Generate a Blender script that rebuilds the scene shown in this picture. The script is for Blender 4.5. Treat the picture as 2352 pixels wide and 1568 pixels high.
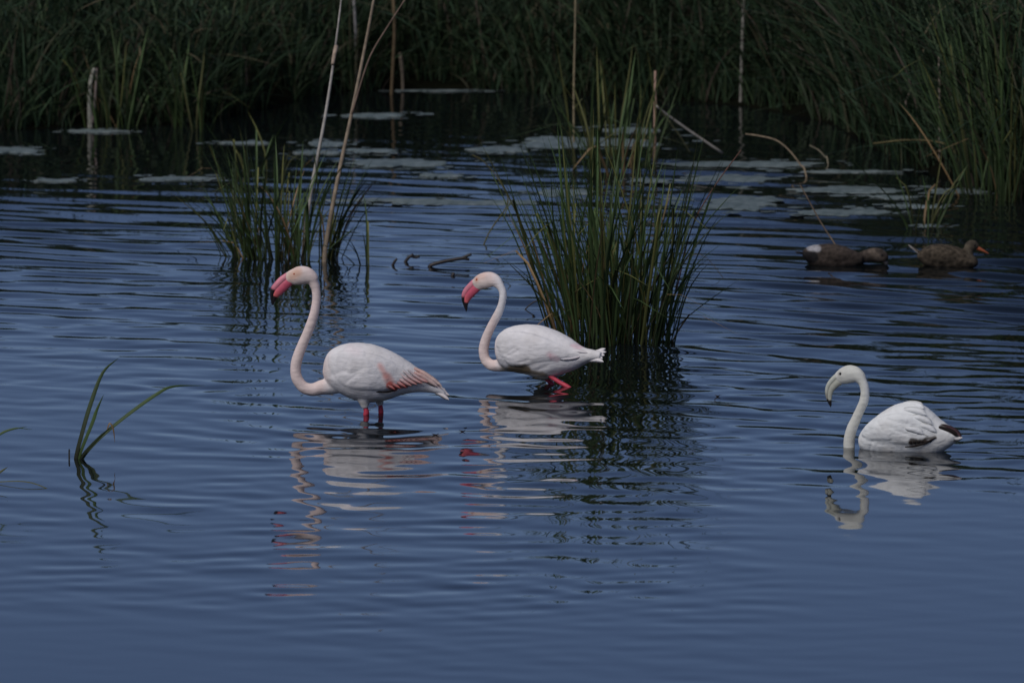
import bpy, math, random
import numpy as np
from mathutils import Vector, Matrix, Euler

for o in list(bpy.data.objects):
    bpy.data.objects.remove(o, do_unlink=True)
scene = bpy.context.scene
COL = scene.collection
R = math.radians
rng = np.random.default_rng(7)
random.seed(7)

# ------------------------------------------------------------------ camera
CAM_H, CAM_D = 7.36, 59.94          # a low hill 60 m from the birds, long lens
PITCH = R(6.595)
FPX = 27000.0                       # focal length in units of a 2352-wide picture
cam_data = bpy.data.cameras.new('camera')
cam = bpy.data.objects.new('camera', cam_data)
COL.objects.link(cam)
cam.location = (0, -CAM_D, CAM_H)
cam.rotation_euler = (math.pi / 2 - PITCH, 0, 0)
cam_data.sensor_width = 36.0
cam_data.lens = 36.0 * FPX / 2352.0
cam_data.clip_start = 0.5
cam_data.clip_end = 9000
cam_data.dof.use_dof = True
cam_data.dof.focus_distance = 60.6
cam_data.dof.aperture_fstop = 6.0
scene.camera = cam

# ------------------------------------------------------------------ sky, sun, exposure
SUN_EL, SUN_AZ = R(48), R(218)      # diffuse evening light from above and behind the camera, to its left
world = bpy.data.worlds.new('World')
scene.world = world
world.use_nodes = True
wn, wl = world.node_tree.nodes, world.node_tree.links
wn.clear()
sky = wn.new('ShaderNodeTexSky')
sky.sky_type = 'NISHITA'
sky.sun_disc = False
sky.sun_elevation = SUN_EL
sky.sun_rotation = SUN_AZ
sky.altitude = 0
sky.air_density = 0.5
sky.dust_density = 0.3
sky.ozone_density = 3.0
bg = wn.new('ShaderNodeBackground')
bg.inputs['Strength'].default_value = 0.061
wo = wn.new('ShaderNodeOutputWorld')
wb = wn.new('ShaderNodeVectorMath')      # white balance of the whole sky
wb.operation = 'MULTIPLY'
wb.inputs[1].default_value = (1.07, 1.0, 1.06)
wl.new(sky.outputs[0], wb.inputs[0])
wl.new(wb.outputs[0], bg.inputs['Color'])
wl.new(bg.outputs[0], wo.inputs['Surface'])

sun_data = bpy.data.lights.new('sun', 'SUN')
sun_data.energy = 2.05
sun_data.angle = R(50)
sun_data.color = (1.0, 0.94, 0.88)
sun = bpy.data.objects.new('sun', sun_data)
COL.objects.link(sun)
sdir = Vector((math.sin(SUN_AZ) * math.cos(SUN_EL), math.cos(SUN_AZ) * math.cos(SUN_EL), math.sin(SUN_EL)))
sun.rotation_euler = sdir.to_track_quat('Z', 'Y').to_euler()
sun.location = (-20, -70, 20)

scene.view_settings.view_transform = 'Standard'
scene.view_settings.look = 'None'
scene.view_settings.gamma = 1.0
scene.view_settings.use_curve_mapping = False
scene.view_settings.exposure = 0.0
scene.render.engine = 'CYCLES'

# ------------------------------------------------------------------ helpers
CP, SP = math.cos(PITCH), math.sin(PITCH)


def ray(u, v):
    a, b = (u - 1176.0) / FPX, (784.0 - v) / FPX
    return Vector((a, CP + b * SP, -SP + b * CP))


def water_pt(u, v, z=0.0):
    """where a sight line meets the level z"""
    d = ray(u, v)
    t = (z - CAM_H) / d.z
    return Vector((d.x * t, -CAM_D + d.y * t, z))


def upright_pt(u, v, Y):
    """where a sight line meets the upright plane at depth Y"""
    d = ray(u, v)
    t = (Y + CAM_D) / d.y
    return Vector((d.x * t, Y, CAM_H + d.z * t))


def px_per_m(Y):
    return FPX / (CP * (Y + CAM_D) + SP * CAM_H)


def tag(o, label=None, cat=None, group=None, kind=None):
    if label: o['label'] = label
    if cat: o['category'] = cat
    if group: o['group'] = group
    if kind: o['kind'] = kind
    return o


def empty(name, loc, rz=0.0):
    o = bpy.data.objects.new(name, None)
    o.empty_display_size = 0.1
    o.location = loc
    o.rotation_euler = (0, 0, rz)
    COL.objects.link(o)
    return o


def mesh_np(name, verts, faces, col=None, smooth=True):
    """verts (n,3), faces (m,4) or (m,3) numpy arrays"""
    me = bpy.data.meshes.new(name)
    verts = np.asarray(verts, dtype=np.float32)
    faces = np.asarray(faces, dtype=np.int32)
    n, k = faces.shape
    me.vertices.add(len(verts))
    me.vertices.foreach_set('co', verts.ravel())
    me.loops.add(n * k)
    me.loops.foreach_set('vertex_index', faces.ravel())
    me.polygons.add(n)
    me.polygons.foreach_set('loop_start', np.arange(0, n * k, k, dtype=np.int32))
    me.polygons.foreach_set('loop_total', np.full(n, k, dtype=np.int32))
    if smooth:
        me.polygons.foreach_set('use_smooth', np.ones(n, dtype=bool))
    me.update(calc_edges=True)
    if col is not None:
        set_col(me, col)
    return me


def set_col(me, col):
    a = me.color_attributes.new('col', 'FLOAT_COLOR', 'POINT')
    c = np.ones((len(me.vertices), 4), dtype=np.float32)
    c[:, :3] = col
    a.data.foreach_set('color', c.ravel())


def obj(name, me, mat=None, parent=None):
    o = bpy.data.objects.new(name, me)
    if mat is not None and len(me.materials) == 0:
        me.materials.append(mat)
    COL.objects.link(o)
    if parent is not None:
        o.parent = parent
    return o


def pyd(name, verts, faces, smooth=True, col=None):
    me = bpy.data.meshes.new(name)
    me.from_pydata([tuple(v) for v in verts], [], [tuple(f) for f in faces])
    if smooth:
        me.polygons.foreach_set('use_smooth', np.ones(len(me.polygons), dtype=bool))
    me.update()
    if col is not None:
        set_col(me, col)
    return me


class Noise:
    """cheap smooth value noise in 2 or 3 dimensions"""
    def __init__(s, seed):
        s.t = np.random.default_rng(seed).random(4096)

    def __call__(s, *p):
        p = [np.asarray(a, dtype=float) for a in p]
        i = [np.floor(a).astype(np.int64) for a in p]
        f = [a - b for a, b in zip(p, i)]
        f = [a * a * (3 - 2 * a) for a in f]
        out = 0
        pr = (73856093, 19349663, 83492791)
        for m in range(2 ** len(p)):
            h = 0
            w = 1.0
            for d in range(len(p)):
                b = (m >> d) & 1
                h = h ^ ((i[d] + b) * pr[d])
                w = w * (f[d] if b else 1 - f[d])
            out = out + w * s.t[h & 4095]
        return out


NZ = Noise(3)
NZ2 = Noise(11)


# ------------------------------------------------------------------ materials
def new_mat(name):
    m = bpy.data.materials.new(name)
    m.use_nodes = True
    nt = m.node_tree
    return m, nt.nodes, nt.links, nt.nodes['Principled BSDF']


def attr_mat(name, rough=0.7, var=0.12, scale=40, bump=0.0, bscale=(60, 60, 60), spec=0.3, rand=0.0):
    """pigment from the mesh's own 'col' attribute with fine variation"""
    m, n, l, p = new_mat(name)
    a = n.new('ShaderNodeAttribute'); a.attribute_name = 'col'
    tc = n.new('ShaderNodeTexCoord')
    nz = n.new('ShaderNodeTexNoise'); nz.inputs['Scale'].default_value = scale; nz.inputs['Detail'].default_value = 4
    l.new(tc.outputs['Object'], nz.inputs['Vector'])
    mr = n.new('ShaderNodeMapRange')
    mr.inputs['To Min'].default_value = 1 - var; mr.inputs['To Max'].default_value = 1 + var
    mr.inputs['From Min'].default_value = 0.3; mr.inputs['From Max'].default_value = 0.7
    l.new(nz.outputs['Fac'], mr.inputs['Value'])
    mx = n.new('ShaderNodeVectorMath'); mx.operation = 'SCALE'
    l.new(a.outputs['Color'], mx.inputs[0]); l.new(mr.outputs[0], mx.inputs['Scale'])
    l.new(mx.outputs[0], p.inputs['Base Color'])
    p.inputs['Roughness'].default_value = rough
    p.inputs['Specular IOR Level'].default_value = spec
    if bump:
        mp = n.new('ShaderNodeMapping'); mp.inputs['Scale'].default_value = bscale
        mp.inputs['Rotation'].default_value = (0, R(-28), 0)
        l.new(tc.outputs['Object'], mp.inputs['Vector'])
        b2 = n.new('ShaderNodeTexNoise'); b2.inputs['Scale'].default_value = 1.0; b2.inputs['Detail'].default_value = 3
        l.new(mp.outputs[0], b2.inputs['Vector'])
        bp = n.new('ShaderNodeBump'); bp.inputs['Strength'].default_value = bump; bp.inputs['Distance'].default_value = 0.01
        l.new(b2.outputs['Fac'], bp.inputs['Height']); l.new(bp.outputs[0], p.inputs['Normal'])
    return m


def blade_mat(name, base, tip, var=0.35):
    """leaf blade: colour along its height plus a per-object tint"""
    m, n, l, p = new_mat(name)
    tc = n.new('ShaderNodeTexCoord'); sx = n.new('ShaderNodeSeparateXYZ')
    l.new(tc.outputs['Generated'], sx.inputs[0])
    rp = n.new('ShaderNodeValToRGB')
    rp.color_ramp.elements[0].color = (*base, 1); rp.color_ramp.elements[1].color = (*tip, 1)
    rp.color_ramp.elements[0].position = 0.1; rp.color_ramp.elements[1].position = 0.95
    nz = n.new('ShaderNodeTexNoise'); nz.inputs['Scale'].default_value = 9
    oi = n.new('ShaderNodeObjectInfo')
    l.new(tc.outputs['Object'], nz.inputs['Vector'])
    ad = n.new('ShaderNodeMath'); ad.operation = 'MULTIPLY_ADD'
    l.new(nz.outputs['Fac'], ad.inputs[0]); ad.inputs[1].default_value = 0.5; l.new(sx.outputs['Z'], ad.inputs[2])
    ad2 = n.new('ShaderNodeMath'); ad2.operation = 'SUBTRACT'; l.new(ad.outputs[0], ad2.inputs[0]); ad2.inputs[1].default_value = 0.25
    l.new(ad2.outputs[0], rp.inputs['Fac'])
    mr = n.new('ShaderNodeMapRange'); mr.inputs['To Min'].default_value = 1 - var; mr.inputs['To Max'].default_value = 1 + var
    l.new(oi.outputs['Random'], mr.inputs['Value'])
    sc = n.new('ShaderNodeVectorMath'); sc.operation = 'SCALE'
    l.new(rp.outputs[0], sc.inputs[0]); l.new(mr.outputs[0], sc.inputs['Scale'])
    l.new(sc.outputs[0], p.inputs['Base Color'])
    p.inputs['Roughness'].default_value = 0.55
    p.inputs['Specular IOR Level'].default_value = 0.25
    return m


M_FEATHER = attr_mat('feather', rough=0.85, var=0.06, scale=28, bump=0.35, bscale=(14, 40, 60), spec=0.15)
M_BILL = attr_mat('bill_horn', rough=0.45, var=0.10, scale=60, spec=0.35)
M_SKIN = attr_mat('leg_skin', rough=0.5, var=0.15, scale=90, spec=0.35)
M_DUCK = attr_mat('duck_plumage', rough=0.85, var=0.35, scale=45, bump=0.3, bscale=(40, 60, 60), spec=0.15)
M_GRASS = attr_mat('bank_grass', rough=0.6, var=0.25, scale=6, spec=0.2)
M_STRAW = attr_mat('dead_reed', rough=0.7, var=0.28, scale=25, spec=0.2)
M_WOOD = attr_mat('wet_wood', rough=0.4, var=0.3, scale=30, spec=0.4)
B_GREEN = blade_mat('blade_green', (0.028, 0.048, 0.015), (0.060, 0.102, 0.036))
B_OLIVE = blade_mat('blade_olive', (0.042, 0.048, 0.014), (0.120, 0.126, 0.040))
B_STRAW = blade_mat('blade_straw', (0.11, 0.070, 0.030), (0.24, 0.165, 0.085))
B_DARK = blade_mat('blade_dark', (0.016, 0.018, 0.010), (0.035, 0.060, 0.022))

m, n, l, p = new_mat('eye_gloss')
p.inputs['Base Color'].default_value = (0.006, 0.005, 0.005, 1); p.inputs['Roughness'].default_value = 0.12
M_EYE = m
m, n, l, p = new_mat('eye_amber')
p.inputs['Base Color'].default_value = (0.42, 0.11, 0.04, 1); p.inputs['Roughness'].default_value = 0.2
M_EYE_AMBER = m

# water
M_WATER, n, l, p = new_mat('pond_water')
p.inputs['Base Color'].default_value = (0.004, 0.006, 0.007, 1)
p.inputs['Roughness'].default_value = 0.03
p.inputs['IOR'].default_value = 1.333
p.inputs['Specular IOR Level'].default_value = 0.5
tc = n.new('ShaderNodeTexCoord')
mp = n.new('ShaderNodeMapping'); mp.inputs['Scale'].default_value = (6, 9, 1); mp.inputs['Rotation'].default_value = (0, 0, R(25))
nz = n.new('ShaderNodeTexNoise'); nz.inputs['Scale'].default_value = 1.0; nz.inputs['Detail'].default_value = 2
bp = n.new('ShaderNodeBump'); bp.inputs['Strength'].default_value = 0.06; bp.inputs['Distance'].default_value = 0.002
l.new(tc.outputs['Object'], mp.inputs[0]); l.new(mp.outputs[0], nz.inputs['Vector'])
l.new(nz.outputs['Fac'], bp.inputs['Height']); l.new(bp.outputs[0], p.inputs['Normal'])

# soil
M_SOIL, n, l, p = new_mat('marsh_soil')
tc = n.new('ShaderNodeTexCoord'); nz = n.new('ShaderNodeTexNoise'); nz.inputs['Scale'].default_value = 1.7; nz.inputs['Detail'].default_value = 8
rp = n.new('ShaderNodeValToRGB')
rp.color_ramp.elements[0].color = (0.003, 0.003, 0.0022, 1); rp.color_ramp.elements[1].color = (0.008, 0.009, 0.005, 1)
rp.color_ramp.elements[0].position = 0.3; rp.color_ramp.elements[1].position = 0.7
l.new(tc.outputs['Object'], nz.inputs['Vector']); l.new(nz.outputs['Fac'], rp.inputs['Fac']); l.new(rp.outputs[0], p.inputs['Base Color'])
p.inputs['Roughness'].default_value = 1.0
p.inputs['Specular IOR Level'].default_value = 0.03

# duckweed
M_WEED, n, l, p = new_mat('duckweed')
tc = n.new('ShaderNodeTexCoord'); nz = n.new('ShaderNodeTexNoise'); nz.inputs['Scale'].default_value = 14; nz.inputs['Detail'].default_value = 6
rp = n.new('ShaderNodeValToRGB')
rp.color_ramp.elements[0].color = (0.07, 0.10, 0.10, 1); rp.color_ramp.elements[1].color = (0.16, 0.20, 0.205, 1)
rp.color_ramp.elements[0].position = 0.35; rp.color_ramp.elements[1].position = 0.65
l.new(tc.outputs['Object'], nz.inputs['Vector']); l.new(nz.outputs['Fac'], rp.inputs['Fac']); l.new(rp.outputs[0], p.inputs['Base Color'])
p.inputs['Roughness'].default_value = 0.55

# ------------------------------------------------------------------ the shoreline and the ground
_sh_u = np.array([-2500, -600, 0, 200, 450, 600, 760, 1000, 1200, 1500, 1700, 1900, 2050, 2200, 2352, 2900, 4500], float)
_sh_v = np.array([330, 310, 300, 290, 285, 250, 215, 205, 212, 232, 240, 285, 370, 425, 460, 520, 560], float)
_sh = np.array([water_pt(a, b)[:2] for a, b in zip(_sh_u, _sh_v)])


def shore(x):
    x = np.asarray(x, float)
    return np.interp(x, _sh[:, 0], _sh[:, 1]) + 0.25 * (NZ(x * 1.3 + 40, x * 0) - 0.5) + 0.12 * (NZ(x * 4 + 9, x * 0) - 0.5)


def ground_z(x, y):
    d = y - shore(x)                        # metres inland of the far waterline
    far = np.interp(d, [-2.5, -0.4, 0, 0.4, 2.5, 8, 60, 400, 6000], [-0.45, -0.16, 0.0, 0.07, 0.16, 0.2, 0.3, 0.6, 3])
    near = np.interp(-y, [24, 27, 30, 58, 62, 120, 6000], [-0.45, -0.2, 0.1, 5.45, 5.6, 5.8, 12])
    z = np.where(y > -10, far, near)
    return z + 0.05 * (NZ2(x * 1.1, y * 1.1) - 0.5) * (np.abs(d) < 40) * (d > -1)


def axis(*pieces):
    out = [np.arange(a, b, s) for a, b, s in pieces]
    return np.unique(np.round(np.concatenate(out), 4))


def grid(xs, ys):
    X, Y = np.meshgrid(xs, ys)
    nx, ny = len(xs), len(ys)
    i = np.arange(nx * ny).reshape(ny, nx)
    f = np.stack([i[:-1, :-1], i[:-1, 1:], i[1:, 1:], i[1:, :-1]], -1).reshape(-1, 4)
    return X.ravel(), Y.ravel(), f


gx = axis((-6000, -600, 600), (-600, -60, 60), (-60, -8, 4), (-8, 8, 0.12), (8, 60, 4), (60, 600, 60), (600, 6001, 600))
gy = axis((-6000, -600, 600), (-600, -80, 40), (-80, -10, 2), (-10, 8, 1), (8, 24, 0.12), (24, 60, 2), (60, 600, 40), (600, 6001, 600))
X, Y, F = grid(gx, gy)
me = mesh_np('ground', np.stack([X, Y, ground_z(X, Y)], 1), F)
tag(obj('ground', me, M_SOIL), kind='structure')

# ------------------------------------------------------------------ birds' places (needed by the ripples)
P1 = water_pt(861, 951)
P2 = water_pt(1283, 886)
P3 = water_pt(2091, 1033)
PD1 = water_pt(1934, 607)
PD2 = water_pt(2175, 612)
PB = water_pt(1405, 782)
PA = water_pt(670, 592)
PS = water_pt(178, 1050)


# ------------------------------------------------------------------ water with real ripples
def ripples(X, Y):
    g = np.random.default_rng(21)
    h = np.zeros_like(X)
    # slope envelopes
    bandY = np.interp(Y, [-9, -5, -2.5, 0, 2, 4, 7, 10, 12.5, 15, 18], [.02, .03, .08, .25, .65, 1.05, 1.2, 1.1, .65, .3, .2])
    side = np.interp(X, [-3.2, -1.2, 0.2, 1.4, 3], [.62, .62, .75, 1.2, 1.55])
    patch = np.clip(2.1 * NZ(X * 0.9 + 5, Y * 0.35 + 3) - .25, .15, 1.8)
    env = bandY * side * patch
    # breeze ripples: long crests leaning towards the right
    for k in range(46):
        lam = 0.22 * (3.4 ** g.random())
        th = R(24) + g.normal() * R(13)
        kx, ky = math.sin(th) * 2 * math.pi / lam, math.cos(th) * 2 * math.pi / lam
        sl = 0.0078 * (0.6 + 0.8 * g.random())
        a = sl * lam / (2 * math.pi)
        grp = np.clip(2.4 * NZ(X * 0.6 + k * 7.1, Y * 0.26 + k * 3.3) - .4, 0, 2)
        h += a * env * grp * np.sin(kx * X + ky * Y + g.random() * 6.28)
    # wavelets with one short steep face, long crests that break off and start again
    for k, (lam, deg, sl, thr) in enumerate(((.34, 27, .021, .44), (.46, 20, .022, .46), (.27, 33, .017, .48), (.58, 24, .019, .50), (.38, 12, .016, .52), (.22, 24, .014, .50))):
        th = R(deg)
        warp = 5.5 * NZ(X * .55 + 13 * k, Y * .5 + 4 * k) + 1.6 * NZ2(X * 1.6 + 5 * k, Y * 1.3)
        ph = -(math.sin(th) * X + math.cos(th) * Y) * 2 * math.pi / lam + warp
        grp = np.clip(5 * (NZ(X * .75 + 31 * k, Y * .9 + 17 * k) - thr) + .25, 0, 1)
        h += sl * lam / (2 * math.pi) * bandY * side * grp * np.sin(ph + .75 * np.sin(ph))
    # short cross-chop that comes and goes in drifting patches, sparse in the calm near water
    base2 = np.interp(Y, [-9.5, -8, -6.5, -4, -1, 3, 9, 13, 17], [.15, .35, .7, 1, 1, 1.2, 1, .5, .3])
    open_ = np.clip(3.2 * NZ(X * .45 + 70, Y * .20 + 31) - .95, .2, 1) * np.interp(X, [-2.6, -1.3, 0], [.6, .75, 1])
    for k in range(64):
        lam = 0.20 * (3.6 ** g.random())
        th = g.normal() * R(40) + R(20)
        kx, ky = math.sin(th) * 2 * math.pi / lam, math.cos(th) * 2 * math.pi / lam
        a = 0.0056 * lam / (2 * math.pi)
        grp = np.clip(4.5 * NZ(X * 1.5 + k * 5.7 + 20, Y * 0.6 + k * 2.9) - 2.1, 0, 1.3)
        h += a * base2 * open_ * grp * np.sin(kx * X + ky * Y + g.random() * 6.28)
    # rings from wading birds and stems
    for c, amp, lam, r0, r1 in ((P1, .021, .33, .15, 4.2), (P1 + Vector((.3, .1, 0)), .018, .13, .1, 1.6), (P2, .022, .30, .2, 3.2),
                                (P3, .018, .17, .25, 1.7), (PD1, .02, .2, .2, 1.6), (PD2, .02, .2, .2, 1.6),
                                (PB, .014, .38, .3, 8.0), (PS, .010, .12, .03, .8)):
        r = np.hypot(X - c.x, (Y - c.y))
        wob = NZ2(X * 1.7 + c.x, Y * 1.7) * 1.6
        e = np.clip((r - r0 * 0.6) / (r0 * 0.6), 0, 1) * np.clip((r1 - r) / (r1 - r0), 0, 1) ** 1.5
        e = e * (0.35 + 1.2 * NZ2(X * 1.3 + 3 * c.x, Y * 0.9 + c.y))
        h += amp * lam / (2 * math.pi) * e * np.sin(2 * math.pi * r / lam + 4 * wob)
    # the swimming flamingo's wake, trailing away to the right
    for sgn in (-1, 1):
        ang = R(-12 + 17 * sgn)
        dx, dy = X - P3.x - .05, Y - P3.y
        al = dx * math.cos(ang) + dy * math.sin(ang)
        ac = -dx * math.sin(ang) + dy * math.cos(ang)
        e = np.clip(al / .3, 0, 1) * np.clip(1.6 - al, 0, 1) * np.exp(-(ac / (.07 + .05 * np.abs(al))) ** 2)
        h += 0.0016 * e * np.cos(2 * math.pi * ac / .16)
    return h


wx = axis((-400, -60, 40), (-60, -6, 3), (-6, -4, .2), (-4, 4, .021), (4, 6, .2), (6, 60, 3), (60, 401, 40))
wy = axis((-31, -12, 1), (-12, -10, .1), (-10, 19.5, .026), (19.5, 40, 1))
X, Y, F = grid(wx, wy)
H = np.where((np.abs(X) < 4.5) & (Y > -11) & (Y < 20), ripples(X, Y), 0) * np.clip((4.6 - np.abs(X)) / .5, 0, 1)
me = mesh_np('water', np.stack([X, Y, H], 1), F)
tag(obj('water', me, M_WATER), kind='structure')


# ------------------------------------------------------------------ lofts and continuous bodies
def ring_loft(secs, N=24, vertical=False, ex=1.0):
    """secs: (x, z, half height, half width, lateral centre) in metres; returns verts, faces"""
    S = np.array([list(s) + [0.0] * (5 - len(s)) for s in secs], float)
    c = S[:, :2]
    if vertical:
        nrm = np.tile([0.0, 1.0], (len(S), 1))
    else:
        t = np.gradient(c, axis=0)
        t /= np.linalg.norm(t, axis=1)[:, None] + 1e-9
        nrm = np.stack([-t[:, 1], t[:, 0]], 1)
    a = np.linspace(0, 2 * math.pi, N, endpoint=False)
    ca, sa = np.cos(a), np.sin(a)
    ca = np.sign(ca) * np.abs(ca) ** ex
    sa = np.sign(sa) * np.abs(sa) ** ex
    V = np.zeros((len(S), N, 3))
    V[:, :, 0] = c[:, 0, None] + nrm[:, 0, None] * S[:, 2, None] * sa
    V[:, :, 2] = c[:, 1, None] + nrm[:, 1, None] * S[:, 2, None] * sa
    V[:, :, 1] = S[:, 4, None] + S[:, 3, None] * ca
    n = len(S)
    V = V.reshape(-1, 3)
    F = []
    for i in range(n - 1):
        for j in range(N):
            k = (j + 1) % N
            F.append((i * N + j, i * N + k, (i + 1) * N + k, (i + 1) * N + j))
    V = np.vstack([V, V[:N].mean(0), V[(n - 1) * N:n * N].mean(0)])
    for j in range(N):
        k = (j + 1) % N
        F.append((n * N, k, j)); F.append((n * N + 1, (n - 1) * N + j, (n - 1) * N + k))
    return V, F


def dense(pts, m):
    """Catmull-Rom through rows of numbers"""
    P = np.array(pts, float)
    P = np.vstack([2 * P[0] - P[1], P, 2 * P[-1] - P[-2]])
    out = []
    for i in range(1, len(P) - 2):
        for t in np.linspace(0, 1, m, endpoint=False):
            out.append(0.5 * ((2 * P[i]) + (-P[i - 1] + P[i + 1]) * t + (2 * P[i - 1] - 5 * P[i] + 4 * P[i + 1] - P[i + 2]) * t * t
                              + (-P[i - 1] + 3 * P[i] - 3 * P[i + 1] + P[i + 2]) * t ** 3))
    out.append(P[-2])
    return np.array(out)


def fuse(name, shells, voxel, smooth_it=4):
    """one continuous skin over several overlapping closed shells"""
    V, F, o = [], [], 0
    for v, f in shells:
        V += [tuple(q) for q in v]
        F += [tuple(i + o for i in q) for q in f]
        o += len(v)
    me = bpy.data.meshes.new(name + '_tmp')
    me.from_pydata(V, [], F)
    me.update()
    t = bpy.data.objects.new(name + '_tmp', me)
    COL.objects.link(t)
    r = t.modifiers.new('r', 'REMESH'); r.mode = 'VOXEL'; r.voxel_size = voxel
    s = t.modifiers.new('s', 'SMOOTH'); s.factor = 0.5; s.iterations = smooth_it
    dg = bpy.context.evaluated_depsgraph_get()
    dg.update()
    out = bpy.data.meshes.new_from_object(t.evaluated_get(dg))
    out.name = name
    bpy.data.objects.remove(t, do_unlink=True)
    bpy.data.meshes.remove(me)
    out.polygons.foreach_set('use_smooth', np.ones(len(out.polygons), dtype=bool))
    out.materials.clear()
    return out


def coords(me):
    a = np.zeros(len(me.vertices) * 3, dtype=np.float32)
    me.vertices.foreach_get('co', a)
    return a.reshape(-1, 3).astype(float)


def normals(me):
    a = np.zeros(len(me.vertices) * 3, dtype=np.float32)
    me.vertices.foreach_get('normal', a)
    return a.reshape(-1, 3).astype(float)


def capsule(x, y, p, q, r, soft):
    p, q = np.array(p, float), np.array(q, float)
    d = q - p
    L = (d ** 2).sum() + 1e-9
    t = np.clip(((x - p[0]) * d[0] + (y - p[1]) * d[1]) / L, 0, 1)
    dist = np.hypot(x - p[0] - t * d[0], y - p[1] - t * d[1])
    return np.clip((r + soft - dist) / (soft + 1e-9), 0, 1)


def blend(c, colr, a):
    return c + (np.array(colr) - c) * a[:, None]


def sphere(center, r, squash=0.6):
    V, F = [], []
    n, mth = 12, 8
    for i in range(mth + 1):
        th = math.pi * i / mth
        for j in range(n):
            ph = 2 * math.pi * j / n
            V.append((center[0] + r * math.sin(th) * math.cos(ph), center[1] + r * squash * math.sin(th) * math.sin(ph), center[2] + r * math.cos(th)))
    for i in range(mth):
        for j in range(n):
            k = (j + 1) % n
            F.append((i * n + j, i * n + k, (i + 1) * n + k, (i + 1) * n + j))
    return V, F


def feather_mesh(name, pts, width, side, col, tipcol=None, thick=0.003):
    """a thin cupped feather along pts (list of x,y,z), lying across the y axis direction 'side'"""
    P = dense(pts, 4)
    n = len(P)
    V, C = [], []
    col = np.array(col); tipcol = col if tipcol is None else np.array(tipcol)
    for i, q in enumerate(P):
        t = i / (n - 1)
        w = width * (0.45 + 0.55 * math.sin(min(1, t * 1.4) * math.pi / 2)) * (1 - max(0, (t - 0.72) / 0.28) ** 2.2) + 0.0008
        tg = P[min(i + 1, n - 1)] - P[max(i - 1, 0)]
        tg /= np.linalg.norm(tg) + 1e-9
        nr = np.array(side, float)
        ac = np.cross(tg, nr); ac /= np.linalg.norm(ac) + 1e-9
        nr = np.cross(ac, tg)
        for s, lift in ((-1, -0.25), (0, 0.1), (1, -0.25)):
            V.append(q + ac * w * s + nr * w * lift)
            C.append(col * (1 - t) + tipcol * t)
        V.append(q - nr * (w * 0.25 + thick)); C.append(col * (1 - t) + tipcol * t)
    F = []
    for i in range(n - 1):
        a, b = i * 4, (i + 1) * 4
        F += [(a, a + 1, b + 1, b), (a + 1, a + 2, b + 2, b + 1), (a + 2, a + 3, b + 3, b + 2), (a + 3, a, b, b + 3)]
    return pyd(name, V, F, True, np.array(C))


def tube_mesh(name, pts, radii, col=None, N=8, m=4):
    P = dense(np.column_stack([np.array(pts, float), np.array(radii, float)]), m)
    V, C = [], []
    up = np.array([0.3, 1.0, 0.15])
    for i in range(len(P)):
        tg = P[min(i + 1, len(P) - 1), :3] - P[max(i - 1, 0), :3]
        tg /= np.linalg.norm(tg) + 1e-9
        a = np.cross(tg, up); a /= np.linalg.norm(a) + 1e-9
        b = np.cross(tg, a)
        for j in range(N):
            an = 2 * math.pi * j / N
            V.append(P[i, :3] + P[i, 3] * (a * math.cos(an) + b * math.sin(an)))
            if col is not None: C.append(col(i / (len(P) - 1)) if callable(col) else col)
    F = []
    for i in range(len(P) - 1):
        for j in range(N):
            k = (j + 1) % N
            F.append((i * N + j, i * N + k, (i + 1) * N + k, (i + 1) * N + j))
    F.append(tuple(range(N))[::-1]); F.append(tuple((len(P) - 1) * N + j for j in range(N)))
    return pyd(name, V, F, True, np.array(C) if col is not None else None)


# ------------------------------------------------------------------ flamingos
BLACK = (0.012, 0.010, 0.011)


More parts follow.
